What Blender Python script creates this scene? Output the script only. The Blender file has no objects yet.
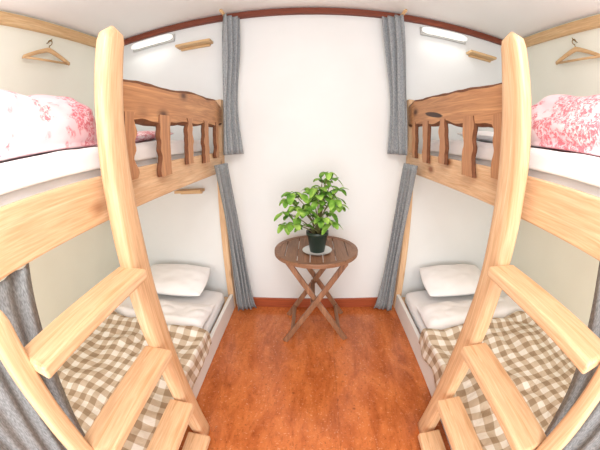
import bpy, bmesh, math, random
from mathutils import Vector, Matrix, noise
random.seed(4)
D=2.05; H=1.295; CX=-.027; W=1.719; A=.645
sc=bpy.context.scene
COL=bpy.context.collection

# ---------------------------------------------------------------- camera
cd=bpy.data.cameras.new("camera");cam=bpy.data.objects.new("camera",cd);COL.objects.link(cam)
pitch,yaw,roll,F=.2855,.0429,-.011,294.2
cam.matrix_world=Matrix.Translation((CX,0,H))@Matrix.Rotation(yaw,4,'Z')@Matrix.Rotation(math.pi/2-pitch,4,'X')@Matrix.Rotation(roll,4,'Z')
cd.type='PANO'; cd.clip_start=.01
for tgt in (cd,getattr(cd,'cycles',None)):
    if tgt is None: continue
    try:
        tgt.panorama_type='FISHEYE_EQUISOLID';tgt.fisheye_lens=F*36/600;tgt.fisheye_fov=3.5
    except Exception: pass
sc.camera=cam
try: sc.view_settings.view_transform='Standard'
except Exception: pass

# ---------------------------------------------------------------- materials
class NT:
    def __init__(s,name,rough=.6):
        s.m=bpy.data.materials.new(name);s.m.use_nodes=True;s.t=s.m.node_tree
        s.b=s.t.nodes['Principled BSDF'];s.b.inputs['Roughness'].default_value=rough
    def n(s,ty,**kw):
        nd=s.t.nodes.new(ty)
        for k,v in kw.items():
            if hasattr(nd,k) and not k[0].isupper(): setattr(nd,k,v)
            else: nd.inputs[k.replace('_',' ')].default_value=v
        return nd
    def l(s,a,b): s.t.links.new(a,b)
    def math(s,op,a,b=None):
        nd=s.t.nodes.new('ShaderNodeMath');nd.operation=op
        for i,v in enumerate((a,b)):
            if v is None: continue
            if hasattr(v,'is_output'): s.l(v,nd.inputs[i])
            else: nd.inputs[i].default_value=v
        return nd.outputs[0]
    def ramp(s,fac,stops):
        r=s.t.nodes.new('ShaderNodeValToRGB')
        while len(r.color_ramp.elements)<len(stops): r.color_ramp.elements.new(.5)
        for e,(p,c) in zip(r.color_ramp.elements,stops):
            e.position=p;e.color=(*c,1) if len(c)==3 else c
        s.l(fac,r.inputs[0]);return r.outputs[0]
    def mix(s,fac,a,b,mode='MIX'):
        nd=s.t.nodes.new('ShaderNodeMix');nd.data_type='RGBA';nd.blend_type=mode
        for k,v in ((0,fac),(6,a),(7,b)):
            if hasattr(v,'is_output'): s.l(v,nd.inputs[k])
            elif isinstance(v,tuple): nd.inputs[k].default_value=(*v,1)
            else: nd.inputs[k].default_value=v
        return nd.outputs[2]
    def bump(s,h,st=.2,dist=.01):
        b=s.n('ShaderNodeBump',Strength=st,Distance=dist);s.l(h,b.inputs['Height']);s.l(b.outputs[0],s.b.inputs['Normal'])
    def col(s,c):
        if hasattr(c,'is_output'): s.l(c,s.b.inputs['Base Color'])
        else: s.b.inputs['Base Color'].default_value=(*c,1)
def srgb(r,g,b):
    f=lambda v:((v/255+.055)/1.055)**2.4 if v>10 else v/255/12.92
    return (f(r),f(g),f(b))
def wood(name,light,dark,axis,knot=True,rough=.5,sc_=1.0,kcol=None,mark=None):
    t=NT(name,rough);tc=t.n('ShaderNodeTexCoord')
    mp=t.n('ShaderNodeMapping');s=[22*sc_]*3;s[axis]=1.1*sc_;mp.inputs['Scale'].default_value=s
    t.l(tc.outputs['Object'],mp.inputs[0])
    nz=t.n('ShaderNodeTexNoise',Scale=1.6,Detail=5.0,Roughness=.55,Distortion=.9);t.l(mp.outputs[0],nz.inputs['Vector'])
    c=t.ramp(nz.outputs[0],[(.32,dark),(.44,tuple(a*.65+b*.35 for a,b in zip(light,dark))),(.50,tuple(a*.3+b*.7 for a,b in zip(light,dark))),(.66,light)])
    nf=t.n('ShaderNodeTexNoise',Scale=7.0,Detail=3.0);t.l(mp.outputs[0],nf.inputs['Vector'])
    f2=t.ramp(nf.outputs[0],[(.35,(.86,.83,.80)),(.6,(1,1,1))])
    c=t.mix(1.0,c,f2,'MULTIPLY')
    if knot:
        mp2=t.n('ShaderNodeMapping');s=[7.0]*3;s[axis]=3.6;mp2.inputs['Scale'].default_value=s
        t.l(tc.outputs['Object'],mp2.inputs[0])
        vo=t.n('ShaderNodeTexVoronoi',Scale=1.0);t.l(mp2.outputs[0],vo.inputs['Vector'])
        k=t.ramp(vo.outputs['Distance'],[(.07,(1,1,1)),(.15,(.4,.4,.4)),(.24,(0,0,0))])
        c=t.mix(k,c,kcol or tuple(x*.35 for x in dark))
    if mark:
        y0,z0,a,b=mark;sp=t.n('ShaderNodeSeparateXYZ');t.l(tc.outputs['Object'],sp.inputs[0])
        dy=t.math('SUBTRACT',sp.outputs[1],y0);dz=t.math('SUBTRACT',t.math('SUBTRACT',sp.outputs[2],z0),t.math('MULTIPLY',dy,.12))
        e=t.math('ADD',t.math('POWER',t.math('ABSOLUTE',t.math('DIVIDE',dy,a)),2.0),t.math('POWER',t.math('ABSOLUTE',t.math('DIVIDE',dz,b)),2.0))
        e=t.math('ADD',e,t.math('MULTIPLY',nf.outputs[0],.5))
        c=t.mix(t.ramp(e,[(.75,(1,1,1)),(1.0,(0,0,0))]),c,srgb(60,32,18))
    t.col(c);t.bump(nf.outputs[0],.15,.004);return t.m
def plain(name,c,rough=.6,nscale=0,bump=0,var=.06):
    t=NT(name,rough)
    if nscale:
        tc=t.n('ShaderNodeTexCoord');nz=t.n('ShaderNodeTexNoise',Scale=nscale,Detail=4.0);t.l(tc.outputs['Object'],nz.inputs['Vector'])
        t.col(t.ramp(nz.outputs[0],[(.3,tuple(x*(1-var) for x in c)),(.7,c)]))
        if bump: t.bump(nz.outputs[0],bump,.005)
    else: t.col(c)
    return t.m
PINE=(srgb(241,207,168),srgb(219,172,127))
pine=[wood("pine_%d"%a,PINE[0],PINE[1],a,kcol=srgb(150,94,56)) for a in range(3)]
trimw=[wood("trim_pine_%d"%a,srgb(232,200,154),srgb(206,164,114),a,False) for a in range(3)]
LV=(srgb(222,168,118),srgb(170,114,74))
live=wood("live_edge_wood",*LV,1,kcol=srgb(84,46,26),sc_=.7)
live2=wood("live_edge_wood_marked",*LV,1,kcol=srgb(84,46,26),sc_=.7,mark=(.12,.085,.15,.018))
slat=wood("driftwood_upright",srgb(220,166,118),srgb(162,106,70),2,kcol=srgb(90,52,30))
barkm=plain("dark_bark_edge",srgb(124,76,46),.8,40,.5,.4)
redw=wood("red_brown_wood",srgb(140,68,42),srgb(104,48,30),0,False)
basew=wood("orange_brown_skirting",srgb(184,92,52),srgb(150,70,38),0,False)
tabw=[wood("table_wood_%d"%a,srgb(168,124,94),srgb(116,80,57),a,False,.42) for a in range(3)]
wallm=plain("white_wall_paint",(.83,.855,.855),.6,2.5,.03,.05)
warmwall=plain("cream_wall_paint",(.89,.90,.79),.6,2.5,.03,.05)
ceilm=plain("ceiling_paint",(.95,.945,.92),.7,3,0,.02)
whitef=plain("white_painted_board",(.86,.85,.82),.5,5,.02)
sheet=plain("white_cotton",(.94,.94,.95),.85,9,.35,.03)
potm=plain("dark_green_plastic",(.016,.034,.022),.35)
soil=plain("soil",(.04,.025,.015),.9,60,.6,.5)
ceram=plain("white_ceramic",(.85,.85,.84),.2)
lamph=plain("lamp_housing_white",(.50,.50,.48),.4)
metal=plain("brass_metal",srgb(150,120,70),.3);metal.node_tree.nodes['Principled BSDF'].inputs['Metallic'].default_value=.9
stemm=plain("stem_brown_green",srgb(110,105,60),.6)
# floor
t=NT("stained_plywood_floor",.28);tc=t.n('ShaderNodeTexCoord')
mp=t.n('ShaderNodeMapping');mp.inputs['Scale'].default_value=(6,1.8,1);t.l(tc.outputs['Object'],mp.inputs[0])
n1=t.n('ShaderNodeTexNoise',Scale=1.6,Detail=8.0,Roughness=.68,Distortion=.6);t.l(mp.outputs[0],n1.inputs['Vector'])
c=t.ramp(n1.outputs[0],[(.30,srgb(160,80,36)),(.45,srgb(189,103,52)),(.56,srgb(206,119,64)),(.72,srgb(190,103,53))])
n2=t.n('ShaderNodeTexNoise',Scale=10.0,Detail=5.0,Roughness=.68);t.l(mp.outputs[0],n2.inputs['Vector'])
c=t.mix(1.0,c,t.ramp(n2.outputs[0],[(.32,(.72,.67,.61)),(.46,(1,1,1)),(.72,(1,1,1)),(.78,(1.0,.95,.9))]),'MULTIPLY')
nb=t.n('ShaderNodeTexNoise',Scale=4.5,Detail=5.0,Roughness=.65);t.l(tc.outputs['Object'],nb.inputs['Vector'])
c=t.mix(1.0,c,t.ramp(nb.outputs[0],[(.37,(.82,.77,.72)),(.54,(1,1,1))]),'MULTIPLY')
sp=t.n('ShaderNodeSeparateXYZ');t.l(tc.outputs['Object'],sp.inputs[0])
fx=t.math('ABSOLUTE',t.math('SUBTRACT',t.math('FRACT',t.math('ADD',t.math('DIVIDE',sp.outputs[0],.92),.37)),.5))
c=t.mix(t.ramp(fx,[(.0,(.3,.3,.3)),(.002,(.15,.15,.15)),(.004,(0,0,0))]),c,srgb(100,48,24))
vo=t.n('ShaderNodeTexVoronoi',Scale=6.0);t.l(tc.outputs['Object'],vo.inputs['Vector'])
k=t.ramp(vo.outputs['Distance'],[(.0,(.8,.8,.8)),(.035,(.5,.5,.5)),(.07,(0,0,0))])
c=t.mix(k,c,srgb(88,36,16))
n3=t.n('ShaderNodeTexNoise',Scale=75.0,Detail=3.0,Roughness=.7);t.l(tc.outputs['Object'],n3.inputs['Vector'])
c=t.mix(t.ramp(n3.outputs[0],[(.61,(0,0,0)),(.68,(.5,.5,.5))]),c,srgb(234,182,140))
c=t.mix(t.ramp(n3.outputs[0],[(.32,(.6,.6,.6)),(.39,(0,0,0))]),c,srgb(96,46,24))
t.col(c);t.l(t.ramp(n2.outputs[0],[(.3,(.14,.14,.14)),(.7,(.28,.28,.28))]),t.b.inputs['Roughness']);t.bump(n2.outputs[0],.10,.003)
floorm=t.m
# gingham
def gingham():
    t=NT("beige_gingham_cotton",.9);uv=t.n('ShaderNodeUVMap');sp=t.n('ShaderNodeSeparateXYZ');t.l(uv.outputs[0],sp.inputs[0])
    cs=.042
    def band(o):
        f=t.math('ABSOLUTE',t.math('SUBTRACT',t.math('FRACT',t.math('DIVIDE',o,2*cs)),.5))
        return t.ramp(f,[(.235,(0,0,0)),(.265,(1,1,1))])
    a=band(sp.outputs[0]);b=band(sp.outputs[1])
    s=t.math('MULTIPLY',t.math('ADD',a,b),.5)
    t.col(t.ramp(s,[(0,srgb(243,239,230)),(.5,srgb(209,193,171)),(1,srgb(168,146,120))]))
    tc=t.n('ShaderNodeTexCoord');nz=t.n('ShaderNodeTexNoise',Scale=10.0,Detail=3.0,Distortion=.8);t.l(tc.outputs['Object'],nz.inputs['Vector'])
    t.bump(nz.outputs[0],.7,.025);return t.m
ging=gingham()
def floral(name,split,sign):
    # pale pink cloth turning to a denser red flower print along its length
    t=NT(name,.9);tc=t.n('ShaderNodeTexCoord');sp=t.n('ShaderNodeSeparateXYZ');t.l(tc.outputs['Object'],sp.inputs[0])
    big=t.n('ShaderNodeTexNoise',Scale=16.0,Detail=2.0);t.l(tc.outputs['Object'],big.inputs['Vector'])
    sm=t.n('ShaderNodeTexNoise',Scale=66.0,Detail=4.0,Roughness=.7,Distortion=1.0);t.l(tc.outputs['Object'],sm.inputs['Vector'])
    g=t.math('MULTIPLY',t.math('SUBTRACT',sp.outputs[1],split),sign*1.8)
    g=t.math('MINIMUM',t.math('MAXIMUM',g,-.06),.12)
    bb=t.math('ADD',big.outputs[0],g)
    f=t.math('MULTIPLY',t.ramp(bb,[(.50,(0,0,0)),(.58,(.9,.9,.9))]),t.ramp(sm.outputs[0],[(.43,(0,0,0)),(.54,(1,1,1))]))
    wash=t.n('ShaderNodeTexNoise',Scale=6.0,Detail=2.0);t.l(tc.outputs['Object'],wash.inputs['Vector'])
    c=t.ramp(wash.outputs[0],[(.4,srgb(243,204,211)),(.62,srgb(250,230,233))])
    t.col(t.mix(f,c,srgb(216,106,120)));t.bump(wash.outputs[0],.6,.025);return t.m
def fabric(name,c1,c2):
    t=NT(name,.95);tc=t.n('ShaderNodeTexCoord');mp=t.n('ShaderNodeMapping');mp.inputs['Scale'].default_value=(90,90,30)
    t.l(tc.outputs['Object'],mp.inputs[0]);nz=t.n('ShaderNodeTexNoise',Scale=3.0,Detail=3.0);t.l(mp.outputs[0],nz.inputs['Vector'])
    t.col(t.ramp(nz.outputs[0],[(.35,c1),(.65,c2)]));return t.m
curt=fabric("grey_linen",srgb(130,135,139),srgb(170,175,178))
curtl=fabric("mid_grey_linen",srgb(122,127,130),srgb(160,165,168))
curt2=fabric("dark_grey_linen",srgb(116,118,120),srgb(154,157,158))
t=NT("green_leaf",.6);tc=t.n('ShaderNodeTexCoord');nz=t.n('ShaderNodeTexNoise',Scale=18.0,Detail=2.0);t.l(tc.outputs['Object'],nz.inputs['Vector'])
t.b.inputs['Specular IOR Level'].default_value=.25
t.col(t.ramp(nz.outputs[0],[(.32,srgb(74,124,44)),(.5,srgb(122,172,64)),(.68,srgb(176,212,106))]));leafm=t.m
t=NT("lamp_diffuser",.4);t.col((.95,.95,.92));t.b.inputs['Emission Color'].default_value=(1,.98,.92,1);t.b.inputs['Emission Strength'].default_value=.6;lampm=t.m

# ---------------------------------------------------------------- helpers
def empty(name,loc,label,cat,**kw):
    o=bpy.data.objects.new(name,None);o.empty_display_size=.05;o.location=loc;COL.objects.link(o)
    o["label"]=label;o["category"]=cat
    for k,v in kw.items(): o[k]=v
    return o
def finish(name,bm,mat,parent=None,smooth=True,subsurf=0,solid=0,angle=None,**props):
    bmesh.ops.recalc_face_normals(bm,faces=bm.faces)
    vs=[v.co for v in bm.verts]
    c=Vector(((min(v.x for v in vs)+max(v.x for v in vs))/2,(min(v.y for v in vs)+max(v.y for v in vs))/2,min(v.z for v in vs)))
    for v in bm.verts: v.co-=c
    me=bpy.data.meshes.new(name);bm.to_mesh(me);bm.free()
    me.materials.append(mat)
    for p in me.polygons: p.use_smooth=smooth
    o=bpy.data.objects.new(name,me);COL.objects.link(o)
    if parent: o.parent=parent;o.location=c-parent.location
    else: o.location=c
    if solid:
        m=o.modifiers.new("solid",'SOLIDIFY');m.thickness=solid;m.offset=0
    if subsurf:
        m=o.modifiers.new("sub",'SUBSURF');m.levels=subsurf;m.render_levels=subsurf
    for k,v in props.items(): o[k]=v
    return o
def edgemat(o,mat,ax,th):
    o.data.materials.append(mat)
    for p in o.data.polygons:
        if abs(p.normal[ax])>th: p.material_index=1
def rbox(name,lo,hi,mat,r=.006,parent=None,seg=2,**kw):
    lo,hi=[min(a,b) for a,b in zip(lo,hi)],[max(a,b) for a,b in zip(lo,hi)]
    bm=bmesh.new();bmesh.ops.create_cube(bm,size=1)
    for v in bm.verts: v.co=Vector([(lo[i]+hi[i])/2+v.co[i]*(hi[i]-lo[i]) for i in range(3)])
    if r: bmesh.ops.bevel(bm,geom=bm.edges[:],offset=r,segments=seg,affect='EDGES',profile=.5)
    return finish(name,bm,mat,parent,smooth=False,**kw)
def loft(name,rings,mat,parent=None,caps=True,bm=None,done=True,**kw):
    own=bm is None
    if own: bm=bmesh.new()
    R=[[bm.verts.new(p) for p in r] for r in rings]
    n=len(R[0])
    for a,b in zip(R,R[1:]):
        for i in range(n): bm.faces.new((a[i],a[(i+1)%n],b[(i+1)%n],b[i]))
    if caps: bm.faces.new(R[0]);bm.faces.new(R[-1])
    if own: return finish(name,bm,mat,parent,**kw)
def rrect(cx,cy,wx,wy,k=4.0,n=16):
    out=[]
    for i in range(n):
        a=2*math.pi*(i+.5)/n;c,s=math.cos(a),math.sin(a)
        out.append((cx+wx/2*abs(c)**(2/k)*(1 if c>0 else -1),cy+wy/2*abs(s)**(2/k)*(1 if s>0 else -1)))
    return out
def slab(wx,wz,e=.010):
    # flat-faced board section with worn, rounded bark edges
    return [(wx/2,-wz/2+e),(wx/2,-wz/6),(wx/2,wz/6),(wx/2,wz/2-e),(wx/2-.007,wz/2-.002),(0,wz/2),(-wx/2+.007,wz/2-.002),(-wx/2,wz/2-e),(-wx/2,wz/6),(-wx/2,-wz/6),(-wx/2,-wz/2+e),(-wx/2+.007,-wz/2+.002),(0,-wz/2),(wx/2-.007,-wz/2+.002)]
def grid(name,nu,nv,fn,mat,parent=None,uvfn=None,**kw):
    bm=bmesh.new();uvl=bm.loops.layers.uv.new("UVMap")
    V=[[bm.verts.new(fn(i/nu,j/nv)) for i in range(nu+1)] for j in range(nv+1)]
    for j in range(nv):
        for i in range(nu):
            f=bm.faces.new((V[j][i],V[j][i+1],V[j+1][i+1],V[j+1][i]))
            for lp,(a,b) in zip(f.loops,((i,j),(i+1,j),(i+1,j+1),(i,j+1))):
                lp[uvl].uv=uvfn(a/nu,b/nv) if uvfn else (a/nu,b/nv)
    return finish(name,bm,mat,parent,**kw)
def N(x,y,z=0.): return noise.noise(Vector((x,y,z)))
def tube(bm,pts,r,n=8):
    pts=[Vector(p) for p in pts];rings=[]
    for i,p in enumerate(pts):
        d=(pts[min(i+1,len(pts)-1)]-pts[max(i-1,0)]).normalized()
        a=d.orthogonal().normalized();
        if i and rings:
            a=(rings_a-d*rings_a.dot(d)).normalized()
        rings_a=a;b=d.cross(a);rr=r[i] if isinstance(r,(list,tuple)) else r
        rings.append([p+a*math.cos(2*math.pi*k/n)*rr+b*math.sin(2*math.pi*k/n)*rr for k in range(n)])
    loft("",rings,None,bm=bm)
def cyl(bm,c,r0,r1,z0,z1,n=32):
    loft("",[[(c[0]+r*math.cos(2*math.pi*k/n),c[1]+r*math.sin(2*math.pi*k/n),z) for k in range(n)] for r,z in ((r0,z0),(r1,z1))],None,bm=bm)

ST=dict(kind="structure")
Y0=-1.3
CZ=2.335
# ---------------------------------------------------------------- room
rbox("floor",(-W-.1,Y0,-.1),(W+.1,D+.1,0),floorm,0,**ST)
rbox("wall_back",(-W-.1,D,0),(W+.1,D+.1,CZ),wallm,0,**ST)
rbox("wall_left",(-W-.1,Y0,0),(-W,D,CZ),warmwall,0,**ST)
rbox("wall_right",(W,Y0,0),(W+.1,D,CZ),warmwall,0,**ST)
rbox("ceiling",(-W-.1,Y0,CZ),(W+.1,D+.1,CZ+.1),ceilm,0,**ST)
rbox("baseboard_back",(-A+.02,D-.018,0),(A-.02,D,.08),basew,.003,**ST)
rbox("trim_1",(-W,D-.035,2.272),(W,D,2.325),redw,.004,**ST)
rbox("trim_2",(-W,Y0,2.235),(-W+.03,D-.036,2.315),trimw[1],.004,**ST)
rbox("trim_3",(W-.03,Y0,2.235),(W,D-.036,2.315),trimw[1],.004,**ST)

# ---------------------------------------------------------------- bunks
def side(s):
    tag={-1:0,1:7.3}[s]; DY=0 if s<0 else .03
    X=lambda x:s*x
    bed=empty("bunk_bed",(X(1.18),1.0,0),"pine bunk bed with live-edge guard board and driftwood uprights","bunk bed",group="pine bunk beds")
    rbox("side_rail",(X(.650),-.12,1.10),(X(.69),D-.06,1.24),pine[1],.006,bed)
    rbox("bed_base",(X(.69),-.12,1.10),(X(W-.005),D-.01,1.135),pine[1],.003,bed)
    rbox("bed_post",(X(.650),D-.06,0),(X(.70),D-.005,1.62),pine[2],.006,bed)
    rbox("bed_post",(X(.70),-.18,0),(X(.755),-.125,1.40),pine[2],.006,bed)
    rbox("lower_side_board",(X(.655),-.12,0),(X(.682),D-.06,.135),whitef,.005,bed,label="white painted side board")
    rbox("lower_bed_base",(X(.682),-.12,.05),(X(W-.005),D-.01,.075),pine[1],.003,bed)
    # live edge board
    rings=[];n=60;ya=.745+DY;ye=D-.065
    for i in range(n+1):
        v=i/n;y=ya+v*(ye-ya)
        top=1.548+.045*v+.010*math.sin(v*3.14)+.014*N(v*4+tag,.3)+.003*N(v*17,tag)
        if v>.86: top-=.03*(v-.86)/.14
        bot=1.388+.032*v+.022*N(v*4.5+tag,5.1)+.006*N(v*14,tag+3)
        zc,hz=(top+bot)/2,(top-bot)
        xc=X(.649+.016*max(0,(v-.85)/.15))
        rings.append([(xc+p,y,zc+q) for p,q in slab(.04,hz,.014+.006*N(v*9,tag,4))])
    o=loft("guard_board",rings,live if s<0 else live2,bed,label="live-edge natural wood board",smooth=False)
    edgemat(o,barkm,2,.35)
    for k,y in enumerate((.845+DY,1.11,1.38,1.62,1.82)):
        rings=[];w0=(.084,.108,.084,.090,.070)[k];zb=(1.205,1.185,1.21,1.195,1.21)[k]
        for i in range(25):
            v=i/24;z=zb+v*(1.44-zb)
            w=w0*(1+.06*(2*v-1)**4)+.030*N(v*5,k*3+tag)
            yy=y+.012*N(v*5+k,tag+k)
            rings.append([(X(.637)+p,yy+q,z) for p,q in slab(.023,w,.010)])
        o=loft("baluster",rings,slat,bed,smooth=False);edgemat(o,barkm,1,.35)
    # ladder
    lad=empty("ladder",(X(.60),.47,0),"pine bunk ladder with rounded stiles and flat treads","ladder",group="pine bunk ladders")
    sx=lambda z:.595-.043*(1-z/1.7)
    def stile(y0_,slope,ztop,ph,w0,t0):
        rings=[];n=60
        for i in range(n+1):
            v=i/n;z=v*ztop
            w=w0+.022*N(z*2.0+ph,tag)+.008*N(z*6,ph)
            th=t0+.010*N(z*2.5,ph+4)
            e=max(0,(z-(ztop-.055))/.055);k=math.sqrt(max(0.02,1-e*e))
            rings.append([(X(sx(z)+.008*N(z*1.5,ph,3))+p,y0_-slope*z+.012*N(z*1.7,ph+tag+9)+q,z) for p,q in rrect(0,0,th*k,w*k,3.4,20)])
        loft("stile",rings,pine[2],lad)
    stile(.757+DY*.6,.05-DY*.4,1.70,1.7,.110,.058);stile(.17,0,1.095,5.2,.066,.048)
    for z in (.97,.665,.365,.10):
        x0=sx(z)
        rbox("tread",(X(x0+.03),.20,z-.034),(X(x0-.078),.665+.02*(1-z)+DY*.5,z),pine[1],.008,lad)
    # mattresses
    def matt(name,x0,x1,y0,y1,z0,z1,label,ph):
        rings=[];n=30
        for i in range(n+1):
            v=i/n;y=y0+v*(y1-y0);e=min(v,1-v)*n;k=1 if e>=2 else (.86,.96)[int(e)]
            hz=(z1-z0)*k
            rings.append([(X((x0+x1)/2)+p*(1+.002*N(y*6,q*9)),y,z0+hz/2+q+.004*N(p*4,y*5,ph)*(q>0)) for p,q in rrect(0,0,(x1-x0)*(.985 if k<1 else 1),hz,6,36)])
        return loft(name,rings,sheet,subsurf=1,label=label,category="mattress",group="bunk mattresses")
    matt("mattress",.712,1.70,-.1,D-.07,1.137,1.300,"white sheeted mattress on the upper bunk",1)
    matt("mattress",.70,1.70,-.1,D-.065,.077,.195,"white sheeted mattress on the lower bunk",2)
    # pillow (lower)
    def pillow(name,c,sz,rot,mat,label,ph,cat="pillow",e=3.2,pw=.6):
        L,Wd,Hh=sz;M=Matrix.Translation(c)@rot
        bm=bmesh.new();nu,nv=28,22
        def pt(i,j,sg):
            u=math.sin((2*i/nu-1)*math.pi/2);v=math.sin((2*j/nv-1)*math.pi/2)
            th=max(0,(1-abs(u)**e))**pw*max(0,(1-abs(v)**e))**pw
            px=L/2*u*(1-.07*(v*v))
            py=Wd/2*v*(1-.07*(u*u))
            w=.22*N(u*2.2+ph,v*2.2,sg*3)+.18*N(u*5,v*5+ph,sg)
            return M@Vector((px,py,sg*Hh/2*th*(1+w)))
        top=[[bm.verts.new(pt(i,j,1)) for i in range(nu+1)] for j in range(nv+1)]
        bot=[[top[j][i] if i in(0,nu) or j in(0,nv) else bm.verts.new(pt(i,j,-1)) for i in range(nu+1)] for j in range(nv+1)]
        for g in (top,bot):
            for j in range(nv):
                for i in range(nu): bm.faces.new((g[j][i],g[j][i+1],g[j+1][i+1],g[j+1][i]))
        return finish(name,bm,mat,subsurf=1,label=label,category=cat)
    pillow("pillow",(X(1.09),1.845,.315),(.58,.33,.125),Matrix.Rotation(math.radians(17),4,'X'),sheet,"white cotton pillow against the end wall of a lower bunk",tag,e=3.0,pw=.62)
    YB=1.36
    def white(u,v):
        x=.700+u*.99;y=YB+.01+v*.30
        e=min(1,v/.18,(1-v)/.45)
        e=math.sin(e*1.57)
        z=.212+.050*e*min(1,u/.06)**.5+.014*N(x*5,y*6,tag)+.026*abs(N(x*8,y*11,tag))
        return (X(x),y+.015*N(x*5,tag)*(v>.5),max(z,.208))
    grid("sheet",60,26,white,sheet,subsurf=1,solid=.008,label="crumpled white bed sheet folded over on a lower bunk",category="sheet")
    LT=1.035;LS=LT+.135
    def gf(u,v):
        sl=(1-u)*LS;y=-.09+v*(YB+.09)
        x=1.69-sl
        z=.242+.022*N(x*3.2,y*3.2,tag+2)+.030*N(x*6,y*5,tag)+.030*abs(N(x*9+y*5,y*7,tag+1))
        if v>.93: z+=.018*math.sin((v-.93)/.07*math.pi)
        z=max(z,.212)
        over=sl-LT
        if over>0:
            z=z-over*(.95+.35*N(y*5,tag));x=.6465-.008*abs(N(y*9,tag+6))-.004*min(1,over*10)
            y+=.01*N(y*8,over*8)
        elif over>-.03: x=.652+(-over)*.9
        return (X(x),y+.02*N(x*4,tag+5)*v,z)
    grid("blanket",90,70,gf,ging,subsurf=1,solid=.006,uvfn=lambda u,v:(u*LS+.06*N(u*3,v*3),v*(YB+.09)+.06*N(v*3,u*3,2)),label="beige and white gingham blanket spread on a lower bunk",category="blanket")
    # upper bedding: rumpled white duvet and folded quilt
    def du(u,v):
        sl=u*1.04;y=-.08+v*1.90
        x=.698 if sl<.06 else .698+(sl-.06)
        e=min(1,(1-v)/.06)**.5
        z=1.322+.010*e+.004*N(x*5,y*4,tag+4)+.006*abs(N(x*7+y*3,y*6,tag))
        if sl<.06: z=1.262+(z-.010-1.262)*(sl/.06)
        return (X(x+.004*N(y*9,sl*20)*(sl<.06)),y,z)
    grid("duvet",60,90,du,sheet,subsurf=1,solid=.006,label="rumpled white duvet spread on the upper bunk mattress",category="duvet")
    def pile(name,x0,x1,y0,y1,z0,z1,mat,label,layers,ph):
        rings=[];n=44
        for i in range(n+1):
            v=i/n;z=z0+v*(z1-z0)
            fold=abs(math.sin(math.pi*layers*v+.9))**.5
            e=max(0,(v-.35)/.65);k=math.sqrt(max(.0,1-e*e*.92))
            ins=.012*(1-fold)*(v>.1)+.17*(1-k)-.016*max(0,1-v*12)
            r=[]
            for p,q in rrect(0,0,(x1-x0)-2*ins,(y1-y0)-2*ins,3.2,56):
                d=.045*N(p*4+ph,q*4,v*1.5)+.022*N(p*10,q*10,v*4+ph)
                L_=math.hypot(p,q)
                r.append((X((x0+x1)/2+p*(1+d/L_*.9)),(y0+y1)/2+q*(1+d/L_*.9),z+.05*N(p*3.5,q*3.5,ph)*v+.018*N(p*9,q*9,ph)*v))
            rings.append(r)
        last=rings[-1];cx=sum(p[0] for p in last)/len(last);cy=sum(p[1] for p in last)/len(last)
        for f in (.85,.65,.45,.25,.08):
            rings.append([(cx+(p[0]-cx)*f,cy+(p[1]-cy)*f,p[2]*(f>.3)+(f<=.3)*z1+.03*(1-f*f)+.03*N(p[0]*5*f,p[1]*5,ph+f)) for p in last])
        return loft(name,rings,mat,subsurf=1,label=label,category="quilt")
    if s<0:
        pile("folded_quilt",.765,1.64,-.06,1.02,1.342,1.555,floral("pink_floral_cotton",.22,1),"folded pale pink quilt with red flowers on the upper bunk",1.3,1.0)
    else:
        pile("folded_quilt",.755,1.64,-.06,1.15,1.342,1.555,floral("red_floral_cotton",.24,-1),"folded red and pink floral quilt on the upper bunk",1.3,4.0)
    pillow("pillow",(X(1.15),1.48,1.385),(.62,.40,.07),Matrix.Rotation(.02,4,'X'),floral("pale_floral_pillowcase",.0,-1) if s<0 else sheet,"flat pink floral pillow on the upper bunk behind the guard board" if s<0 else "flat white pillow on the upper bunk behind the guard board",8)
    # curtains
    def curtain(P0,P1,z0,z1,nf,amp,mat,label,ph):
        nu,nv=nf*10,30
        def fn(u,v):
            z=z0+v*(z1-z0);a=Vector(P0(v));b=Vector(P1(v));d=(b-a);nrm=Vector((-d.y,d.x)).normalized()
            uu=u+.06*N(u*4,v*2,ph)
            am=amp*(.8+.9*N(u*5,v*1.5,ph))
            p=a+d*uu+nrm*am*math.sin(2*math.pi*nf*u+ph+2.0*N(v*2,u*2,ph))
            return (X(p.x),p.y,z)
        return grid("curtain",nu,nv,fn,mat,solid=.003,label=label,category="curtain")
    curtain(lambda v:(.614-.008*math.sin(v*3.1)+.012*v,1.90),lambda v:(.495+(.050 if s<0 else .02)*v+.014*math.sin(v*5),1.995),1.22,2.262,3,.022,curt,"grey linen curtain gathered above the upper bunk end",tag)
    curtain(lambda v:(.610-.012*v,1.925-.25*v**2.4),lambda v:(.470+.11*v**.6,1.985-.13*v**2.6),.02,1.17,4,.017,curtl,"grey linen curtain swept back at the lower bunk end",tag+2)
    curtain(lambda v:(.668,-.06),lambda v:(.668,.20+.17*v),.285,1.095,6,.011,curt2,"grey linen curtain gathered along the lower bunk behind the ladder",tag+4)
    bm=bmesh.new();tube(bm,[(X(.63),1.84,2.275),(X(.63),D-.04,2.275)],.012,12)
    finish("curtain_rail",bm,trimw[1],label="short round pale wooden curtain rail fixed to the end wall",category="curtain rail",group="curtain rails")
    # hanger on side wall
    yh=1.22 if s<0 else 1.20
    hg=empty("clothes_hanger",(X(W-.045),yh,2.02),"plain wooden clothes hanger hung from the wall trim","hanger",group="wooden hangers")
    bm=bmesh.new();xh=W-.045
    hk=[(X(xh),yh,2.105),(X(xh),yh,2.135)]+[(X(xh),yh+.02*math.sin(a),2.155-.02*math.cos(a)+.0) for a in [i*math.pi/8 for i in range(1,13)]]
    tube(bm,hk,.0038,8);finish("hook",bm,metal,hg)
    rings=[]
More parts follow.
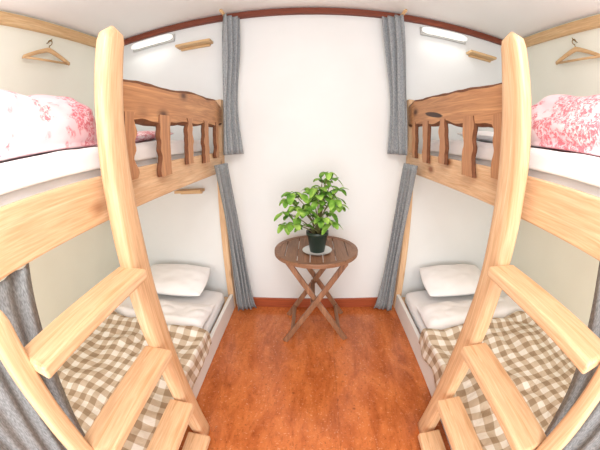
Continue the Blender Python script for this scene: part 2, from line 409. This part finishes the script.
    for i in range(25):
        v=i/12-1;y=yh+v*.235;z=2.10-.075*abs(v)**1.2;h=.036-.010*abs(v)
        rings.append([(X(xh)+p,y,z+q) for p,q in rrect(0,0,.02,h,2.5,12)])
    loft("hanger_arm",rings,trimw[1],hg)
    bm=bmesh.new();tube(bm,[(X(xh),yh-.215,2.024),(X(xh),yh+.215,2.024)],.008,10);finish("hanger_bar",bm,trimw[1],hg)
    bm=bmesh.new();tube(bm,[(X(W),yh,2.168),(X(W-.055),yh,2.168),(X(W-.062),yh,2.18)],.004,8)
    finish("wall_peg",bm,metal,label="small metal peg holding the hanger",category="peg")
    # lamp + shelf on back wall
    lx0,lx1=((1.07,1.47) if s<0 else (.80,1.20))
    lp=empty("wall_lamp",(X((lx0+lx1)/2),D-.03,2.17),"white tube lamp mounted high on the wall, switched on","lamp",group="tube lamps")
    rbox("lamp_housing",(X(lx0),D-.02,2.172),(X(lx1),D-.001,2.244),lamph,.004,lp)
    rings=[]
    for i in range(15):
        v=i/14;x=lx0+.006+v*(lx1-lx0-.012);k=.55 if i in(0,14) else (.9 if i in (1,13) else 1)
        rings.append([(X(x),D-.047+p,2.208+q) for p,q in rrect(0,0,.05*k,.056*k,2.6,16)])
    loft("lamp_cover",rings,lampm,lp)
    def shelf(x0,x1,z,label):
        sh=empty("wall_shelf",(X((x0+x1)/2),D-.05,z-.02),label,"shelf",group="small wall shelves")
        rbox("board",(X(x0),D-.09,z),(X(x1),D-.001,z+.02),trimw[0],.002,sh)
        rbox("support",(X(x0+.02),D-.02,z-.018),(X(x1-.02),D-.001,z),trimw[0],.002,sh)
    hx0,hx1=((.74,1.02) if s<0 else (1.20,1.46))
    shelf(hx0,hx1,2.085,"small plain pine wall ledge near the lamp")
    if s<0: shelf(.82,1.04,.958,"small plain pine wall ledge inside the lower bunk")
side(-1);side(1)

# ---------------------------------------------------------------- table
tx,ty,tz=0.0,1.765,.62;R=.268
tb=empty("folding_table",(tx,ty,0),"round brown slatted wooden folding table with crossed legs","table")
bm=bmesh.new()
nsl=7;wsl=2*R/nsl
for k in range(nsl):
    x0=-R+k*wsl+.003;x1=x0+wsl-.006
    m=8;up=[];lo=[]
    for i in range(m+1):
        x=x0+(x1-x0)*i/m;y=math.sqrt(max(0,(R-.035)**2-x*x)) if abs(x)<R-.035 else 0
        up.append((x,y));lo.append((x,-y))
    poly=[p for p in up]+[p for p in reversed(lo)]
    poly2=[]
    for p in poly:
        if not poly2 or (abs(p[0]-poly2[-1][0])+abs(p[1]-poly2[-1][1]))>1e-4: poly2.append(p)
    if len(poly2)<4: continue
    loft("",[[(tx+p[0],ty+p[1],z) for p in poly2] for z in (tz-.018,tz)],None,bm=bm)
finish("tabletop",bm,tabw[1],tb,smooth=False,label="slatted round top")
bm=bmesh.new();n=64;prof=[(R-.036,tz-.022),(R,tz-.022),(R,tz-.001),(R-.003,tz+.003),(R-.033,tz+.003),(R-.036,tz)]
P=[[bm.verts.new((tx+r*math.cos(2*math.pi*k/n),ty+r*math.sin(2*math.pi*k/n),z)) for r,z in prof] for k in range(n)]
for k in range(n):
    for j in range(6): bm.faces.new((P[k][j],P[(k+1)%n][j],P[(k+1)%n][(j+1)%6],P[k][(j+1)%6]))
finish("rim",bm,tabw[0],tb,smooth=False)
def bar(name,a,b,w,h,mat,par):
    a,b=Vector(a),Vector(b);d=(b-a).normalized();side_=Vector((0,1,0)) if abs(d.y)<.9 else Vector((1,0,0))
    u=d.cross(side_).normalized();v=u.cross(d)
    loft(name,[[p+u*q[0]+v*q[1] for q in rrect(0,0,w,h,6,12)] for p in (a,b)],mat,par,smooth=False)
for yy,o in ((ty-.165,0),(ty+.165,0)):
    bar("leg",(tx-.175,yy+.012,tz-.024),(tx+.205,yy+.012,.004),.034,.02,tabw[2],tb)
    bar("leg",(tx+.175,yy-.012,tz-.024),(tx-.205,yy-.012,.004),.034,.02,tabw[2],tb)
bar("crossbar",(tx-.02,ty-.16,.30),(tx-.02,ty+.16,.30),.03,.03,tabw[1],tb)
bar("crossbar",(tx+.155,ty-.16,.08),(tx+.155,ty+.16,.08),.025,.025,tabw[1],tb)
bar("crossbar",(tx-.155,ty-.16,.08),(tx-.155,ty+.16,.08),.025,.025,tabw[1],tb)
# saucer, plant
px,py,pz=.005,1.70,tz+.004
bm=bmesh.new();loft("",[[(px+r*math.cos(2*math.pi*k/32),py+r*math.sin(2*math.pi*k/32),z) for k in range(32)] for r,z in ((.06,pz),(.088,pz+.012),(.092,pz+.014),(.085,pz+.010),(.05,pz+.006))],None,bm=bm)
finish("saucer",bm,ceram,label="round white saucer under the plant pot",category="saucer")
pl=empty("potted_plant",(px,py,pz+.006),"leafy bright green plant in a dark pot on the round table","plant")
bm=bmesh.new();z0=pz+.0065
loft("",[[(px+r*math.cos(2*math.pi*k/32),py+r*math.sin(2*math.pi*k/32),z) for k in range(32)] for r,z in ((.045,z0),(.062,z0+.105),(.068,z0+.106),(.069,z0+.128),(.062,z0+.129),(.060,z0+.112))],None,bm=bm)
finish("pot",bm,potm,pl)
bm=bmesh.new();cyl(bm,(px,py),.058,.058,z0+.112,z0+.116);finish("soil",bm,soil,pl)
zt=z0+.112
tips=[(-.20,-.02,.13),(-.18,.05,.20),(-.14,-.06,.07),(-.10,.0,.24),(-.04,.06,.26),(-.07,-.08,.16),(.0,.0,.20),(.03,.05,.32),(.06,-.03,.37),(.09,.04,.33),(.10,-.04,.22),(.13,.03,.16),(.03,-.09,.12),(.08,-.07,.08),(-.19,.02,.05),(.12,-.02,.27),(.0,-.05,.28),(-.13,-.03,.17),(.05,.0,.25),(-.15,.0,.25)]
bs=bmesh.new();bl=bmesh.new()
def leaf(bm,base,dirv,L,wd,droop):
    d=dirv.normalized();sd=d.cross(Vector((0,0,1)));sd=sd.normalized() if sd.length>.01 else Vector((1,0,0));up=sd.cross(d)
    rows=[];ns=8
    for i in range(ns+1):
        v=i/ns;w=wd*math.sin(math.pi*min(1,v*.95+.03))**.5
        c=base+d*L*v-Vector((0,0,1))*droop*v*v*L
        rows.append([c-sd*w/2+up*w*.12,c,c+sd*w/2+up*w*.12])
    V=[[bm.verts.new(p) for p in r] for r in rows]
    for a,b in zip(V,V[1:]):
        bm.faces.new((a[0],a[1],b[1],b[0]));bm.faces.new((a[1],a[2],b[2],b[1]))
for t_ in tips:
    tip=Vector((px,py,zt))+Vector(t_)
    root=Vector((px+random.uniform(-.02,.02),py+random.uniform(-.02,.02),zt))
    mid=(root+tip)/2+Vector((-t_[0]*.2,-t_[1]*.2,.03))
    pts=[];
    for i in range(7):
        v=i/6;pts.append(root*(1-v)**2+mid*2*v*(1-v)+tip*v*v)
    tube(bs,pts,[.0045-.0004*i for i in range(7)],6)
    n=random.randint(7,8);a0=random.random()*6
    for k in range(n):
        a=a0+k*2.4;pos=pts[-1] if k<5 else pts[random.choice((4,5))]
        d=Vector((math.cos(a),math.sin(a),random.uniform(-.15,.5)))
        leaf(bl,pos+d*.008,d,random.uniform(.046,.066),random.uniform(.040,.052),random.uniform(.3,1.0))
finish("stem",bs,stemm,pl);finish("foliage",bl,leafm,pl)

# ---------------------------------------------------------------- lights
w=bpy.data.worlds.new("world");sc.world=w;w.use_nodes=True
w.node_tree.nodes['Background'].inputs[0].default_value=(.97,.98,1,1);w.node_tree.nodes['Background'].inputs[1].default_value=1.25
def area(name,loc,rot,sx,sy,e,c=(1,1,1)):
    l=bpy.data.lights.new(name,'AREA');l.shape='RECTANGLE';l.size=sx;l.size_y=sy;l.energy=e;l.color=c
    o=bpy.data.objects.new(name,l);o.location=loc;o.rotation_euler=rot;COL.objects.link(o)
area("overhead_fill",(0,-.25,2.31),(0,0,0),.7,.4,25,(1,.98,.95))  # unseen fill lamp added overhead behind the camera to brighten the room
area("rear_fill",(0,-1.2,1.0),(math.radians(102),0,0),3.0,1.8,55,(.98,.99,1))  # broad soft fill added at the open room end, not a real opening
for s,x in ((-1,-1.27),(1,1.0)):
    area("tube_light",(x,D-.10,2.165),(math.radians(-12),0,0),.36,.04,.4,(1,.97,.9))
    area("lower_bunk_fill",(s*1.2,1.0,1.09),(0,0,0),.7,1.3,2.3,(1,1,.88))  # invented fill under the upper bunk, added to lift the lower bunk
